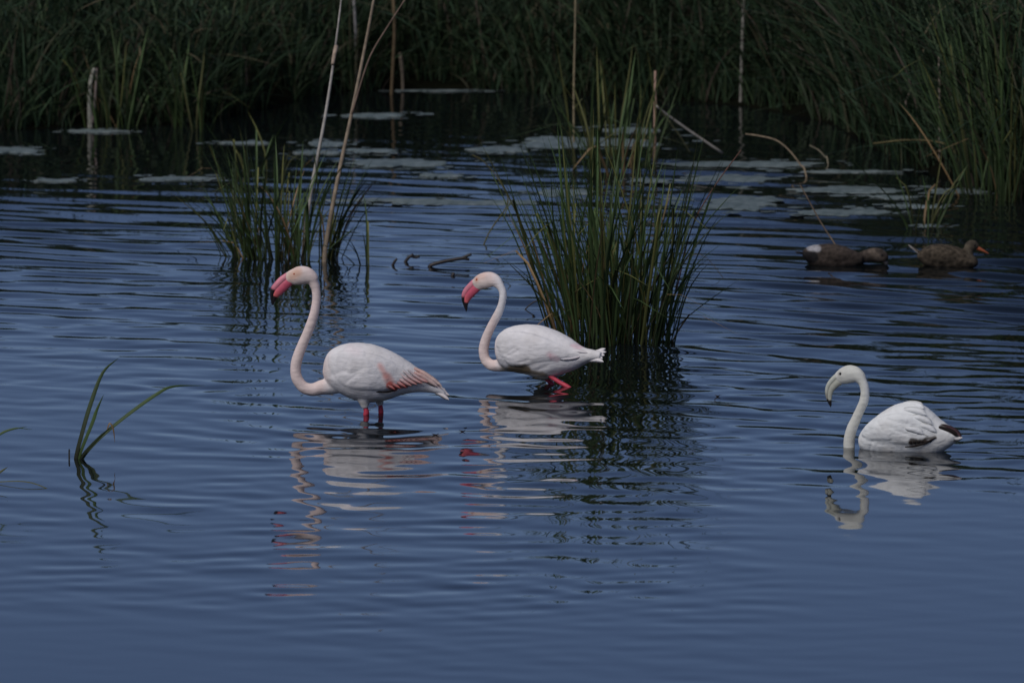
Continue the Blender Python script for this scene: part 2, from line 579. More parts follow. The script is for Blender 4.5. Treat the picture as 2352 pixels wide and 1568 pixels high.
def make_flamingo(spec):
    k, x0, yw = spec['k'], spec['x0'], spec['yw']
    st = 1.0 / math.cos(spec.get('turn', 0.0))
    lx = lambda cx: (cx - x0) * k * st
    lz = lambda cy: (yw - cy) * k * 1.006
    root = empty('flamingo', spec['place'], spec.get('turn', 0.0))
    root.rotation_euler.y = math.asin(.119 * math.sin(spec.get('turn', 0.0)))     # turned birds dip their breast a little
    tag(root, spec['label'], 'flamingo', 'flamingos in the shallow water')
    # trunk
    T, B, W = (np.array(spec[q], float) for q in ('top', 'bottom', 'width'))
    xs0, xs1 = T[0, 0], T[-1, 0]
    t = np.linspace(0, 1, 60)
    xs = xs0 + (xs1 - xs0) * (0.5 - 0.5 * np.cos(t * math.pi)) ** 0.9
    tp, bt = np.interp(xs, T[:, 0], T[:, 1]), np.interp(xs, B[:, 0], B[:, 1])
    for _ in range(2):
        tp[1:-1] = (tp[:-2] + 2 * tp[1:-1] + tp[2:]) / 4
        bt[1:-1] = (bt[:-2] + 2 * bt[1:-1] + bt[2:]) / 4
    hw = np.interp(xs, W[:, 0], W[:, 1])
    secs = [(lx(a), lz((b + c) / 2), max(0.004, (c - b) / 2 * k), w) for a, b, c, w in zip(xs, tp, bt, hw)]
    shells = [ring_loft(secs, 40, True, 0.92)]
    # neck and head as one sweep
    N_ = dense(spec['neck'], 6)
    shells.append(ring_loft([(lx(a), lz(b), r * k, r * k * .95) for a, b, r in N_], 24))
    Hd = dense(spec['head'], 6)
    shells.append(ring_loft([(lx(a), lz(b), r * k, r * k * f) for a, b, r, f in Hd], 24))
    # folded wings: a raised shell each side with its own lower edge
    Wg = np.array(spec['wing'], float)          # cx, top, bottom
    wxs = np.linspace(Wg[0, 0], Wg[-1, 0], 40)
    wt, wb = np.interp(wxs, Wg[:, 0], Wg[:, 1]), np.interp(wxs, Wg[:, 0], Wg[:, 2])
    bw = np.interp(wxs, W[:, 0], W[:, 1])
    for s in (-1, 1):
        sec = [(lx(a), lz((b + c) / 2), max(.004, (c - b) / 2 * k), max(.008, .034 * math.sin(math.pi * min(1, .12 + .85 * i / 39)) + .006), s * (w * .80))
               for i, (a, b, c, w) in enumerate(zip(wxs, wt, wb, bw))]
        shells.append(ring_loft(sec, 28, True, 0.85))
    # thighs
    for a, b, r0, r1, lat in spec.get('thighs', []):
        shells.append(ring_loft([(lx(a[0] + (b[0] - a[0]) * q), lz(a[1] + (b[1] - a[1]) * q), (r0 + (r1 - r0) * q) * k, (r0 + (r1 - r0) * q) * k, lat) for q in np.linspace(0, 1, 8)], 16))
    me = fuse('body', shells, 0.0052, 3)
    co, no = coords(me), normals(me)
    cx, cy = co[:, 0] / (k * st) + x0, yw - co[:, 2] / (k * 1.006)
    # overlapping plumage: low relief of feather tips over the trunk and wing
    fa = R(-24)
    wob = NZ(co[:, 0] * 16, co[:, 2] * 16, co[:, 1] * 16)
    u = (cx * math.cos(fa) - cy * math.sin(fa)) * k + .05 * wob
    w = (cx * math.sin(fa) + cy * math.cos(fa)) * k + 0.4 * np.abs(co[:, 1]) + .03 * NZ2(co[:, 0] * 13, co[:, 2] * 13, co[:, 1] * 13)
    row = np.floor(w / .026)
    fr = (u / .062 + 7.3 * NZ(row * 1.7, row * 0)) % 1.0
    ac = w / .026 - row - .5
    scal = fr * np.clip(1 - 3.2 * ac ** 2, 0, 1)
    mask = np.clip((cx - T[0, 0] - 25) / 90, 0, 1) * spec['relief']
    big = NZ2(co[:, 0] * 8, co[:, 2] * 17, co[:, 1] * 8) - .5
    # a few long soft clefts where the wing and scapulars overlap
    cleft = 0
    for p_, q_, r_ in spec.get('clefts', []):
        cleft = cleft + capsule(cx, cy, p_, q_, 0, r_ * 1.9) ** 2
    co2 = co + no * (mask * (0.0013 * (scal - .3) + 0.005 * big) - .0032 * cleft + .0016 * (NZ(co[:, 0] * 45, co[:, 2] * 45, co[:, 1] * 45) - .5))[:, None]
    me.vertices.foreach_set('co', co2.astype(np.float32).ravel())
    me.update()
    jit = 14 * (NZ(co[:, 0] * 60, co[:, 2] * 60, co[:, 1] * 60) - .5)
    stain = np.clip(2.2 * NZ2(co[:, 0] * 11 + 4, co[:, 2] * 15, co[:, 1] * 11) - .8, 0, 1)
    low = np.clip(.10 - co[:, 2], 0, .10) / .10 * (cx > T[0, 0])          # pond mud on the plumage near the water
    pc = spec['paint'](cx + jit, cy + jit, np.abs(co[:, 1]))
    set_col(me, blend(pc, (.50, .46, .40), .16 * stain + .30 * low * stain))
    obj('body', me, M_FEATHER, root)
    # bill: upper and lower mandible
    Bl = dense(spec['bill'], 5)
    c = Bl[:, :2].copy()
    tg = np.gradient(c, axis=0); tg /= np.linalg.norm(tg, axis=1)[:, None]
    nr = np.stack([tg[:, 1], -tg[:, 0]], 1)     # outward (culmen) side in picture axes
    if nr[0, 1] > 0: nr = -nr
    n = len(c); tt = np.linspace(0, 1, n)
    for nm, off, hf, wf in (('bill', .50, .50, .42), ('lower_mandible', -.30, .70, .50)):
        sec = []
        for i in range(n):
            hh = Bl[i, 2]
            q = c[i] + nr[i] * hh * off * (1 - .5 * tt[i] ** 3)
            sec.append((lx(q[0]), lz(q[1]), max(.0012, hh * hf * k), max(.0012, (hh * wf * .8 + 4) * k)))
        if nm == 'lower_mandible':
            sec = sec[:int(n * .97)]
        v, f = ring_loft(sec, 16)
        bm_ = pyd(nm, v, f)
        cc = coords(bm_)
        ti = np.repeat(np.linspace(0, len(sec) / n, len(sec)), 16)
        ti = np.concatenate([ti, [0, ti[-1]]])
        bc = spec['paint_bill'](nm, ti, cc)
        seam = np.concatenate([np.tile(np.sin(np.arange(16) * math.pi / 8), len(sec)), [0, 0]])
        seam = np.clip(((seam if nm == 'bill' else -seam) - .55) / .3, 0, 1) * (ti > .08) * np.clip((spec.get('gape_end', .40) - ti) / .05, 0, 1)
        set_col(bm_, blend(bc, spec.get('gape', (.30, .05, .10)), seam * .85))
        if nm == 'bill':
            bill = obj(nm, bm_, M_BILL, root)
        else:
            obj(nm, bm_, M_BILL, bill)
    # eyes
    ex, ey, er = spec['eye']
    hw_e = np.interp(ex, sorted(a[0] for a in spec['head']), [a[2] * a[3] for a in sorted(spec['head'])]) * k
    for s in (-1, 1):
        v, f = sphere((lx(ex), s * hw_e * spec.get('eye_out', .88), lz(ey)), er * k)
        obj('eye', pyd('eye', v, f), spec['eye_mat'], root)
    # legs
    for pts, rr in spec.get('legs', []):
        P = [(lx(a), lat, lz(b)) if not isinstance(b, str) else (lx(a), lat, float(b)) for a, b, lat in pts]
        lg = obj('leg', tube_mesh('leg', P, rr, lambda t: np.array(spec.get('leg_col', (.60, .06, .10))) * (1 - .25 * t), 10), M_SKIN, root)
        e = P[-1]
        foot = []
        for an in (-35, 0, 35):
            foot.append((e[0] - .09 * math.cos(R(an)), e[1] + .09 * math.sin(R(an)), e[2] - .005))
        fv = [(e[0] + .012, e[1], e[2] + .012)] + foot + [(e[0] + .012, e[1], e[2] - .012)] + [(q[0], q[1], q[2] - .006) for q in foot]
        ff = [(0, 1, 2), (0, 2, 3), (4, 6, 5), (4, 7, 6), (1, 5, 6, 2), (2, 6, 7, 3), (0, 4, 5, 1), (0, 3, 7, 4)]
        obj('foot', pyd('foot', fv, ff, False, np.tile((.5, .06, .09), (8, 1))), M_SKIN, lg)
    # separate quills
    for nm, pts, wd, c0, c1 in spec.get('quills', []):
        P = [(lx(a), lat, lz(b)) for a, b, lat in pts]
        s = -1 if P[-1][1] < 0.001 else 1
        obj(nm, feather_mesh(nm, P, wd * k, (0, s, 0.15), c0, c1), M_FEATHER, root)
    return root


WHITE = np.array((0.80, 0.785, 0.795))
PINKW = np.array((0.80, 0.640, 0.600))


def paint_adult(patches, neck_end):
    def f(cx, cy, ay):
        c = np.tile(WHITE, (len(cx), 1))
        nk = np.clip((neck_end - cx) / 90, 0, 1)
        c = blend(c, PINKW, nk * .85)
        for p, q, r, s, colr, a in patches:
            c = blend(c, colr, capsule(cx, cy, p, q, r, s) * a)
        return c
    return f


def bill_adult(nm, t, co):
    n = NZ(co[:, 0] * 90, co[:, 2] * 90, co[:, 1] * 90) - .5
    if nm == 'bill':
        c = np.tile((.72, .27, .33), (len(t), 1))
        c = blend(c, (.62, .16, .22), np.clip((t - .1) / .5, 0, 1))
        return blend(c, BLACK, np.clip((t + .04 * n - .41) / .05, 0, 1))
    c = np.tile((.60, .11, .17), (len(t), 1))
    c = blend(c, (.68, .15, .15), np.clip((t - .3) / .3, 0, 1))
    return blend(c, BLACK, np.clip((t + .04 * n - .585) / .04, 0, 1))


k1 = 0.2734 / px_per_m(P1.y)
BR = (.70, .16, .13); PK = (.74, .33, .29)
spec1 = dict(
    place=P1, k=k1, x0=1000, yw=1349, relief=.6,
    clefts=[((800, 985), (900, 940), 26), ((640, 1000), (760, 960), 24), ((930, 830), (1060, 1010), 22), ((760, 1060), (850, 990), 22)],
    label='tallest pink-necked flamingo standing on two red legs, coral patches on its folded wing',
    top=[(563, 985), (568, 930), (580, 880), (620, 815), (700, 768), (800, 745), (900, 748), (1000, 766), (1100, 800), (1200, 848), (1300, 915), (1350, 952), (1400, 985), (1450, 1030), (1500, 1076), (1550, 1122), (1590, 1165)],
    bottom=[(563, 1000), (580, 1060), (620, 1120), (700, 1168), (760, 1200), (850, 1236), (960, 1250), (1060, 1243), (1130, 1220), (1200, 1192), (1300, 1166), (1400, 1160), (1500, 1170), (1560, 1186), (1590, 1196)],
    width=[(563, .02), (600, .07), (680, .105), (800, .125), (950, .128), (1100, .112), (1250, .082), (1400, .05), (1500, .034), (1590, .02)],
    neck=[(760, 1060, 96), (690, 1085, 88), (620, 1110, 74), (550, 1124, 62), (478, 1142, 55), (402, 1122, 49), (348, 1052, 47), (335, 968, 45), (350, 880, 46), (386, 780, 43), (429, 680, 41), (468, 580, 40), (498, 480, 38), (511, 390, 37), (508, 310, 38), (488, 245, 42), (460, 208, 46)],
    head=[(495, 235, 44, .85), (468, 205, 60, .8), (425, 184, 74, .72), (378, 184, 78, .68), (330, 196, 72, .64), (288, 208, 58, .6), (262, 222, 48, .55)],
    bill=[(288, 208, 57), (240, 245, 60), (203, 282, 58), (175, 314, 54), (158, 346, 40), (150, 382, 27), (145, 410, 16), (143, 434, 4)],
    eye=(326, 168, 9), eye_mat=M_EYE_AMBER,
    wing=[(610, 840, 960), (680, 800, 1060), (780, 790, 1115), (900, 800, 1130), (1020, 830, 1135), (1130, 880, 1130), (1250, 950, 1105), (1350, 1010, 1075), (1430, 1040, 1060)],
    thighs=[((905, 1200), (922, 1290), 62, 26, -.035), ((1030, 1200), (1047, 1282), 52, 24, .04)],
    legs=[([(918, 1240, -.035), (923, 1290, -.035), (930, 1330, -.035), (921, 1385, -.035), (918, '-0.20', -.035), (918, '-0.44', -.035)], (.013, .0125, .0155, .0135, .009, .009)),
          ([(1042, 1240, .04), (1046, 1280, .04), (1050, 1330, .04), (1052, 1385, .04), (1060, '-0.20', .04), (1060, '-0.44', .04)], (.012, .0115, .0145, .0125, .009, .009))],
    paint=paint_adult([
        ((345, 160), (310, 185), 18, 46, (.64, .27, .14), .85),
        ((300, 150), (420, 240), 40, 60, (.78, .68, .60), .4),
        ((1045, 915), (1095, 1000), 8, 26, PK, .6), ((1105, 1010), (1140, 1075), 16, 34, PK, .75), ((1128, 1085), (1160, 1108), 24, 16, BR, .95),
        ((1170, 1105), (1265, 1095), 10, 14, BR, .85), ((1222, 1058), (1248, 1090), 8, 22, BR, .7), ((1290, 1062), (1400, 1040), 14, 26, PK, .75),
        ((1380, 985), (1430, 1030), 16, 26, PK, .8), ((1420, 1015), (1490, 1055), 14, 22, PK, .8), ((1480, 1060), (1560, 1120), 8, 18, (.78, .50, .42), .7),
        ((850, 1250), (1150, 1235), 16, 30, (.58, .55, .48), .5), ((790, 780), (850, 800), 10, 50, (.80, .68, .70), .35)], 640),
    paint_bill=bill_adult,
    quills=[('flight_feather', [(1000, 1138, -.100), (1060, 1140, -.112), (1120, 1138, -.108), (1185, 1126, -.094)], 7, BLACK, BLACK),
            ] + [('covert_feather', [(1040 + 40 * i, 1010 - 9 * i, -.122 + .0052 * i), (1085 + 42 * i, 1055 - 8 * i, -.122 + .0062 * i), (1125 + 45 * i, 1088 - 7 * i, -.116 + .0066 * i), (1172 + 46 * i, 1122 - 9 * i, -.106 + .0066 * i)], 14,
                   tuple(np.array((.80, .73, .73)) if i > 1 else np.array((.78, .60, .58))), BR if i < 3 else PK) for i in range(7)] + [
            ('flight_feather', [(1330, 985, -.075), (1390, 1015, -.064), (1460, 1062, -.048), (1530, 1112, -.034)], 24, (.77, .50, .45), (.78, .60, .54)),
            ('flight_feather', [(1330, 955, -.045), (1400, 990, -.04), (1480, 1048, -.03), (1565, 1112, -.02)], 22, (.77, .52, .46), (.80, .62, .55)),
            ] + [('tail_feather', [(1440, 1080 + 12 * i, .022 - .011 * i), (1510, 1112 + 11 * i, .022 - .011 * i), (1570, 1150 + 9 * i, .026 - .013 * i), (1590 + 13 * (i % 3) + 5 * i, 1158 + 16 * i, .03 - .015 * i)], 19, tuple(WHITE), (.80, .72, .70)) for i in range(5)])

k2 = 0.2266 / px_per_m(P2.y)
MUD = (.20, .155, .095)
spec2 = dict(
    place=P2, k=k2, x0=1122, yw=1341, turn=R(-25), relief=.55,
    clefts=[((690, 985), (800, 930), 24), ((720, 1010), (830, 960), 20), ((840, 1080), (930, 1060), 22), ((1010, 1150), (1100, 1120), 24)],
    label='crouching pink-necked flamingo with mud-stained belly, wading beside the big reed clump',
    top=[(506, 965), (512, 900), (525, 850), (560, 800), (620, 757), (700, 729), (800, 715), (900, 718), (1000, 738), (1100, 775), (1200, 826), (1280, 876), (1340, 925), (1390, 955), (1440, 965), (1490, 975), (1540, 985), (1570, 1000)],
    bottom=[(506, 985), (520, 1060), (560, 1130), (620, 1180), (700, 1204), (830, 1226), (930, 1262), (990, 1284), (1050, 1272), (1130, 1240), (1200, 1213), (1300, 1178), (1380, 1130), (1440, 1098), (1500, 1080), (1540, 1074), (1570, 1070)],
    width=[(506, .02), (550, .07), (640, .10), (780, .118), (950, .12), (1100, .105), (1250, .075), (1380, .048), (1480, .034), (1570, .022)],
    neck=[(700, 1090, 104), (640, 1108, 92), (580, 1122, 74), (515, 1134, 62), (445, 1128, 56), (390, 1070, 52), (376, 985, 51), (395, 898, 50), (434, 800, 46), (490, 695, 44), (546, 600, 42), (584, 510, 39), (601, 430, 38), (592, 362, 40), (564, 307, 45), (532, 275, 48)],
    head=[(575, 325, 46, .85), (540, 285, 62, .8), (500, 266, 76, .72), (450, 266, 83, .68), (395, 280, 82, .64), (345, 306, 70, .6), (318, 325, 56, .55)],
    bill=[(338, 312, 67), (292, 354, 66), (250, 398, 63), (226, 438, 53), (216, 482, 38), (215, 520, 25), (218, 555, 16), (220, 589, 4)],
    eye=(358, 258, 13), eye_mat=M_EYE_AMBER,
    wing=[(575, 880, 915), (600, 830, 985), (640, 795, 1060), (720, 770, 1120), (840, 770, 1130), (960, 790, 1105), (1080, 840, 1085), (1200, 900, 1075), (1300, 955, 1060), (1380, 990, 1045)],
    thighs=[((990, 1150), (1060, 1215), 95, 34, -.045), ((900, 1190), (960, 1270), 80, 40, .04)],
    legs=[([(1050, 1205, -.045), (1085, 1238, -.045), (1170, 1295, -.045), (1262, 1352, -.045), (1300, '-0.05', -.045), (1260, '-0.25', -.045), (1240, '-0.44', -.045)], (.011, .0115, .0115, .0125, .012, .009, .009)),
          ([(960, 1270, .04), (1000, 1310, .04), (1030, '-0.02', .04), (980, '-0.22', .04), (960, '-0.44', .04)], (.011, .0115, .012, .009, .009))],
    paint=paint_adult([
        ((356, 258), (352, 262), 12, 20, (.66, .16, .07), .9), ((345, 250), (420, 225), 14, 50, (.74, .45, .36), .5),
        ((350, 300), (480, 330), 40, 60, (.76, .68, .60), .35),
        ((590, 1160), (720, 1185), 12, 36, MUD, .75), ((710, 1165), (880, 1148), 30, 34, MUD, .95), ((840, 1165), (1040, 1215), 14, 30, MUD, .85),
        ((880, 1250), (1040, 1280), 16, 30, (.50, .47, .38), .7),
        ((1130, 1000), (1185, 1045), 10, 34, (.74, .45, .50), .5), ((1310, 922), (1380, 958), 6, 16, (.76, .45, .52), .55), ((1140, 1000), (1145, 1060), 4, 10, (.68, .36, .42), .4)], 590),
    paint_bill=bill_adult,
    quills=[('tail_feather', [(1400, 1020 + 14 * i, .02 - .01 * i), (1470, 1012 + 16 * i, .02 - .01 * i), (1540, 995 + 20 * i, .024 - .012 * i), (1592 + 9 * ((i * 2) % 3), 968 + 31 * i, .028 - .014 * i)], 24, tuple(WHITE), (.80, .77, .78)) for i in range(5)]
    + [('flight_feather', [(1180, 1040, -.088), (1250, 1050, -.078), (1330, 1045, -.06), (1400, 1030, -.045)], 22, tuple(WHITE), (.80, .72, .74)),
       ('flight_feather', [(1240, 960, -.07), (1310, 975, -.058), (1390, 985, -.044), (1460, 1000, -.034)], 22, tuple(WHITE), (.80, .75, .76))])

k3 = 0.17186 / px_per_m(P3.y)
GREYN = np.array((.66, .67, .62))
TURN3 = R(-22)
DB = (.017, .013, .013)


def paint_young(cx, cy, ay):
    c = np.tile((.78, .80, .80), (len(cx), 1))
    c = blend(c, GREYN, np.clip((820 - cx) / 60, 0, 1) * np.clip((1000 - cy) / 10, 0, 1) * (cx < 830))
    c = blend(c, GREYN, np.clip((640 - cx) / 30, 0, 1))
    c = blend(c, (.05, .05, .05), capsule(cx, cy, (440, 285), (450, 282), 8, 20) * .6)
    for p, q, r, s, colr, a in (((1440, 1185), (1600, 1165), 26, 22, DB, .95), ((1460, 1140), (1500, 1150), 20, 16, DB, .9), ((1590, 1140), (1720, 1115), 12, 14, DB, .9),
                                ((1600, 1070), (1640, 1100), 3, 12, DB, .6), ((1790, 985), (1880, 1020), 18, 16, DB, .95), ((1880, 1020), (1990, 1090), 26, 18, DB, .95),
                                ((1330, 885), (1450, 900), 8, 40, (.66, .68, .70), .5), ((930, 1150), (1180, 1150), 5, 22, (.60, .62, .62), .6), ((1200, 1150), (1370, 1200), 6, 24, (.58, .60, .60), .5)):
        c = blend(c, colr, capsule(cx, cy, p, q, r, s) * a)
    return c


def bill_young(nm, t, co):
    if nm == 'bill':
        c = np.tile((.52, .54, .47), (len(t), 1))
        c = blend(c, (.10, .085, .075), np.clip((t - .38) / .2, 0, 1) * .6)
    else:
        c = np.tile((.47, .48, .41), (len(t), 1))
    return blend(c, BLACK, np.clip((t - (.64 if nm == 'bill' else .69)) / .05, 0, 1))


spec3 = dict(
    place=P3, k=k3, x0=1330, yw=1306, relief=1.1, turn=TURN3,
    clefts=[((930, 1160), (1180, 1150), 30), ((910, 1170), (880, 1260), 26), ((1120, 780), (1260, 795), 26), ((1180, 870), (1420, 930), 24), ((1240, 1000), (1400, 1060), 24), ((1010, 900), (1090, 1010), 22)],
    label='smaller greyish-white young flamingo floating on the water, with black wing edges and a dark eye',
    top=[(662, 1170), (668, 1120), (690, 1080), (750, 992), (850, 892), (950, 812), (1050, 747), (1150, 697), (1250, 673), (1350, 664), (1420, 680), (1500, 700), (1560, 732), (1600, 775), (1680, 850), (1780, 942), (1880, 995), (1960, 1040), (2000, 1090)],
    bottom=[(662, 1200), (680, 1280), (720, 1330), (800, 1370), (950, 1400), (1200, 1430), (1450, 1430), (1600, 1400), (1700, 1360), (1760, 1325), (1820, 1285), (1880, 1240), (1940, 1190), (2000, 1140)],
    width=[(662, .02), (700, .055), (800, .085), (1000, .108), (1250, .115), (1450, .105), (1650, .08), (1800, .055), (1920, .036), (2000, .02)],
    neck=[(780, 1475, 110), (650, 1465, 92), (556, 1400, 82), (522, 1270, 78), (532, 1150, 76), (566, 1025, 73), (624, 900, 66), (690, 765, 62), (738, 650, 60), (758, 555, 59), (755, 475, 60), (738, 410, 62), (706, 355, 62)],
    head=[(730, 395, 66, .85), (695, 335, 90, .8), (640, 300, 112, .72), (570, 292, 122, .66), (500, 312, 116, .6), (440, 340, 96, .56), (400, 368, 76, .52)],
    bill=[(415, 360, 84), (358, 408, 77), (312, 460, 69), (286, 520, 58), (279, 580, 48), (283, 640, 35), (292, 690, 24), (303, 738, 5)],
    eye=(466, 282, 21), eye_mat=M_EYE, eye_out=.9,
    wing=[(760, 1030, 1100), (850, 930, 1170), (980, 850, 1200), (1120, 800, 1200), (1260, 780, 1210), (1400, 800, 1225), (1520, 850, 1205), (1640, 930, 1160), (1760, 1010, 1110)],
    legs=[([(1150, 1400, -.03), (1170, '-0.15', -.03), (1180, '-0.28', -.03), (1180, '-0.44', -.03)], (.012, .010, .009, .009)),
          ([(1250, 1400, .03), (1270, '-0.15', .03), (1280, '-0.28', .03), (1280, '-0.44', .03)], (.012, .010, .009, .009))],
    leg_col=(.22, .22, .20), gape=(.045, .035, .03), gape_end=.66,
    paint=paint_young, paint_bill=bill_young,
    quills=[('flight_feather', [(1400 + 40 * i, 1125 + 4 * (i % 2), -.108 + .006 * i), (1430 + 44 * i, 1160, -.112 + .006 * i), (1450 + 48 * i, 1195 - 9 * i, -.108 + .007 * i)], 18, (.06, .042, .034), DB) for i in range(6)]
    + [('flight_feather', [(1360, 1232, -.108), (1480, 1222, -.106), (1620, 1180, -.09), (1745, 1112, -.07)], 13, DB, DB),
       ('flight_feather', [(1740, 960, -.03), (1830, 985, -.028), (1930, 1035, -.024), (2028, 1140, -.02)], 34, DB, (.09, .05, .06)),
       ('flight_feather', [(1760, 985, -.05), (1840, 1015, -.044), (1920, 1055, -.036), (1990, 1110, -.03)], 30, DB, DB),
       ('tail_feather', [(1800, 1110, -.04), (1880, 1120, -.034), (1960, 1140, -.026), (2040, 1135, -.02)], 40, (.72, .73, .72), (.75, .72, .70)),
       ('covert_feather', [(1280, 690, -.03), (1380, 685, -.035), (1480, 705, -.04), (1570, 740, -.045)], 60, (.78, .80, .80), (.80, .82, .83)),
       ('covert_feather', [(1330, 745, -.075), (1430, 750, -.078), (1530, 775, -.076), (1625, 820, -.07)], 55, (.76, .78, .78), (.80, .82, .83)),
       ('covert_feather', [(1440, 830, -.095), (1530, 850, -.092), (1620, 890, -.083), (1700, 945, -.07)], 52, (.75, .77, .77), (.80, .82, .83)),
       ('covert_feather', [(1500, 930, -.10), (1590, 960, -.092), (1670, 1000, -.08), (1745, 1050, -.066)], 50, (.76, .78, .78), (.80, .82, .83)),
       ('covert_feather', [(1340, 960, -.122), (1430, 985, -.12), (1520, 1020, -.108), (1600, 1065, -.094)], 50, (.74, .76, .76), (.80, .82, .83))])

for s in (spec1, spec2, spec3):
    make_flamingo(s)


# ------------------------------------------------------------------ ducks
def make_duck(spec):
    k, x0, yw = spec['k'], spec['x0'], spec['yw']
    lx = lambda cx: (cx - x0) * k
    lz = lambda cy: (yw - cy) * k * 1.006
    root = empty('duck', spec['place'])
    tag(root, spec['label'], 'duck', 'ducks by the reeds')
    T, B = np.array(spec['top'], float), np.array(spec['bottom'], float)
    xs = T[0, 0] + (T[-1, 0] - T[0, 0]) * (0.5 - 0.5 * np.cos(np.linspace(0, 1, 40) * math.pi))
    tp, bt = np.interp(xs, T[:, 0], T[:, 1]), np.interp(xs, B[:, 0], B[:, 1])
    q = np.linspace(0, 1, 40)
    hw = .088 * np.sin(math.pi * (0.06 + .88 * q)) ** .6
    shells = [ring_loft([(lx(a), lz((b + c) / 2), max(.003, (c - b) / 2 * k), w) for a, b, c, w in zip(xs, tp, bt, hw)], 28, True, .9)]
    shells.append(ring_loft([(lx(a), lz(b), r * k, r * k * .8) for a, b, r in dense(spec['neck'], 5)], 20))
    for s in (-1, 1):
        w = np.array(spec['wing'], float)
        ws = np.linspace(w[0, 0], w[-1, 0], 24)
        a, b = np.interp(ws, w[:, 0], w[:, 1]), np.interp(ws, w[:, 0], w[:, 2])
        shells.append(ring_loft([(lx(c), lz((d + e) / 2), max(.003, (e - d) / 2 * k), .004 + .02 * math.sin(math.pi * (i + .5) / 24), s * np.interp(c, xs, hw) * .84) for i, (c, d, e) in enumerate(zip(ws, a, b))], 18, True, .9))
    me = fuse('body', shells, .0055, 3)
    co = coords(me)
    cx, cy = co[:, 0] / k + x0, yw - co[:, 2] / (k * 1.006)
    mot = NZ(co[:, 0] * 70, co[:, 2] * 90, co[:, 1] * 70)
    set_col(me, spec['paint'](cx, cy, mot))
    obj('body', me, M_DUCK, root)
    v, f = ring_loft([(lx(a), lz(b), h * k, w * k) for a, b, h, w in dense(spec['bill'], 4)], 12)
    obj('bill', pyd('bill', v, f, True, np.tile(spec['bill_col'], (len(v), 1))), M_BILL, root)
    ex, ey, er, lat = spec['eye']
    for s in (-1, 1):
        v, f = sphere((lx(ex), s * lat, lz(ey)), er * k)
        obj('eye', pyd('eye', v, f), M_EYE, root)
    for pts, wd, c0, c1 in spec['tail']:
        obj('tail_feather', feather_mesh('tail_feather', [(lx(a), lat, lz(b)) for a, b, lat in pts], wd * k, (0, -.4, 1), c0, c1), M_DUCK, root)
    return root


kd = 0.2292 / px_per_m(PD1.y)


def paint_drake(cx, cy, mot):
    c = np.tile((.058, .046, .038), (len(cx), 1)) * (.65 + .7 * mot)[:, None]
    c = blend(c, (.042, .034, .028), capsule(cx, cy, (860, 360), (960, 380), 30, 60) * .7)
    c = blend(c, (.125, .10, .08), capsule(cx, cy, (985, 265), (1075, 360), 22, 26) * .75)
    c = blend(c, (.055, .046, .040), capsule(cx, cy, (1050, 250), (1130, 300), 14, 22) * .7)
    c = blend(c, (.010, .010, .011), capsule(cx, cy, (290, 330), (390, 320), 48, 26) * .95)
    c = blend(c, (.36, .36, .38), capsule(cx, cy, (360, 228), (445, 238), 22, 16) * .85)
    return c


make_duck(dict(
    place=PD1, k=kd, x0=690, yw=405,
    label='dark brown drake with black tail and white rump patch, dipping its bill in the water',
    top=[(290, 285), (310, 255), (350, 228), (400, 212), (480, 204), (560, 196), (650, 205), (740, 233), (800, 260), (850, 286), (900, 310)],
    bottom=[(290, 310), (320, 360), (360, 400), (420, 440), (600, 475), (800, 450), (900, 400)],
    neck=[(800, 345, 70), (860, 345, 58), (930, 325, 64), (1000, 312, 72), (1060, 316, 72), (1105, 340, 58), (1130, 370, 34)],
    wing=[(430, 240, 300), (520, 225, 345), (640, 230, 365), (760, 262, 360), (840, 300, 350)],
    paint=paint_drake, eye=(1085, 305, 9, .034),
    bill=[(1100, 350, 30, 24), (1128, 385, 24, 22), (1148, 425, 14, 20), (1155, 450, 6, 14)], bill_col=(.06, .06, .065),
    tail=[([(380, 300, .0), (320, 290, .0), (260, 275 + 8 * i, (i - 1) * .03), (215 + 10 * i, 268 + 12 * i, (i - 1) * .045)], 22, (.014, .013, .013), (.03, .028, .028)) for i in range(3)]))


def paint_hen(cx, cy, mot):
    c = np.tile((.066, .053, .038), (len(cx), 1)) * (.35 + 1.2 * mot)[:, None]
    c = blend(c, (.10, .085, .062), capsule(cx, cy, (1970, 210), (2010, 280), 45, 30) * .7)
    c = blend(c, (.045, .038, .030), capsule(cx, cy, (1930, 175), (2040, 190), 10, 20) * .8)
    return c


make_duck(dict(
    place=PD2, k=kd * .985, x0=1740, yw=425,
    label='mottled brown hen duck with an orange bill held up and a pale tail edge',
    top=[(1435, 300), (1460, 272), (1500, 240), (1560, 208), (1650, 195), (1750, 202), (1850, 226), (1920, 256), (1980, 292), (2030, 330), (2055, 360)],
    bottom=[(1435, 330), (1470, 380), (1520, 425), (1650, 470), (1850, 480), (1980, 455), (2040, 420), (2055, 400)],
    neck=[(1930, 350, 80), (1945, 300, 66), (1960, 255, 54), (1975, 220, 56), (2000, 210, 55), (2030, 222, 44), (2052, 236, 26)],
    wing=[(1470, 270, 320), (1560, 240, 360), (1680, 230, 380), (1800, 245, 385), (1910, 290, 370)],
    paint=paint_hen, eye=(2020, 205, 8, .028),
    bill=[(2035, 232, 24, 18), (2075, 250, 20, 20), (2120, 272, 13, 21), (2165, 296, 5, 13)], bill_col=(.30, .085, .035),
    tail=[([(1500, 300, .0), (1450, 285, -.01), (1400, 240, -.02), (1345, 196, -.03)], 20, (.20, .18, .15), (.38, .36, .34)),
          ([(1500, 300, .0), (1445, 275, .02), (1400, 245, .03), (1362, 215, .04)], 18, (.10, .08, .06), (.22, .20, .17)),
          ([(1510, 290, .0), (1450, 262, .0), (1410, 240, .0), (1380, 222, .0)], 20, (.08, .065, .05), (.16, .13, .10))]))


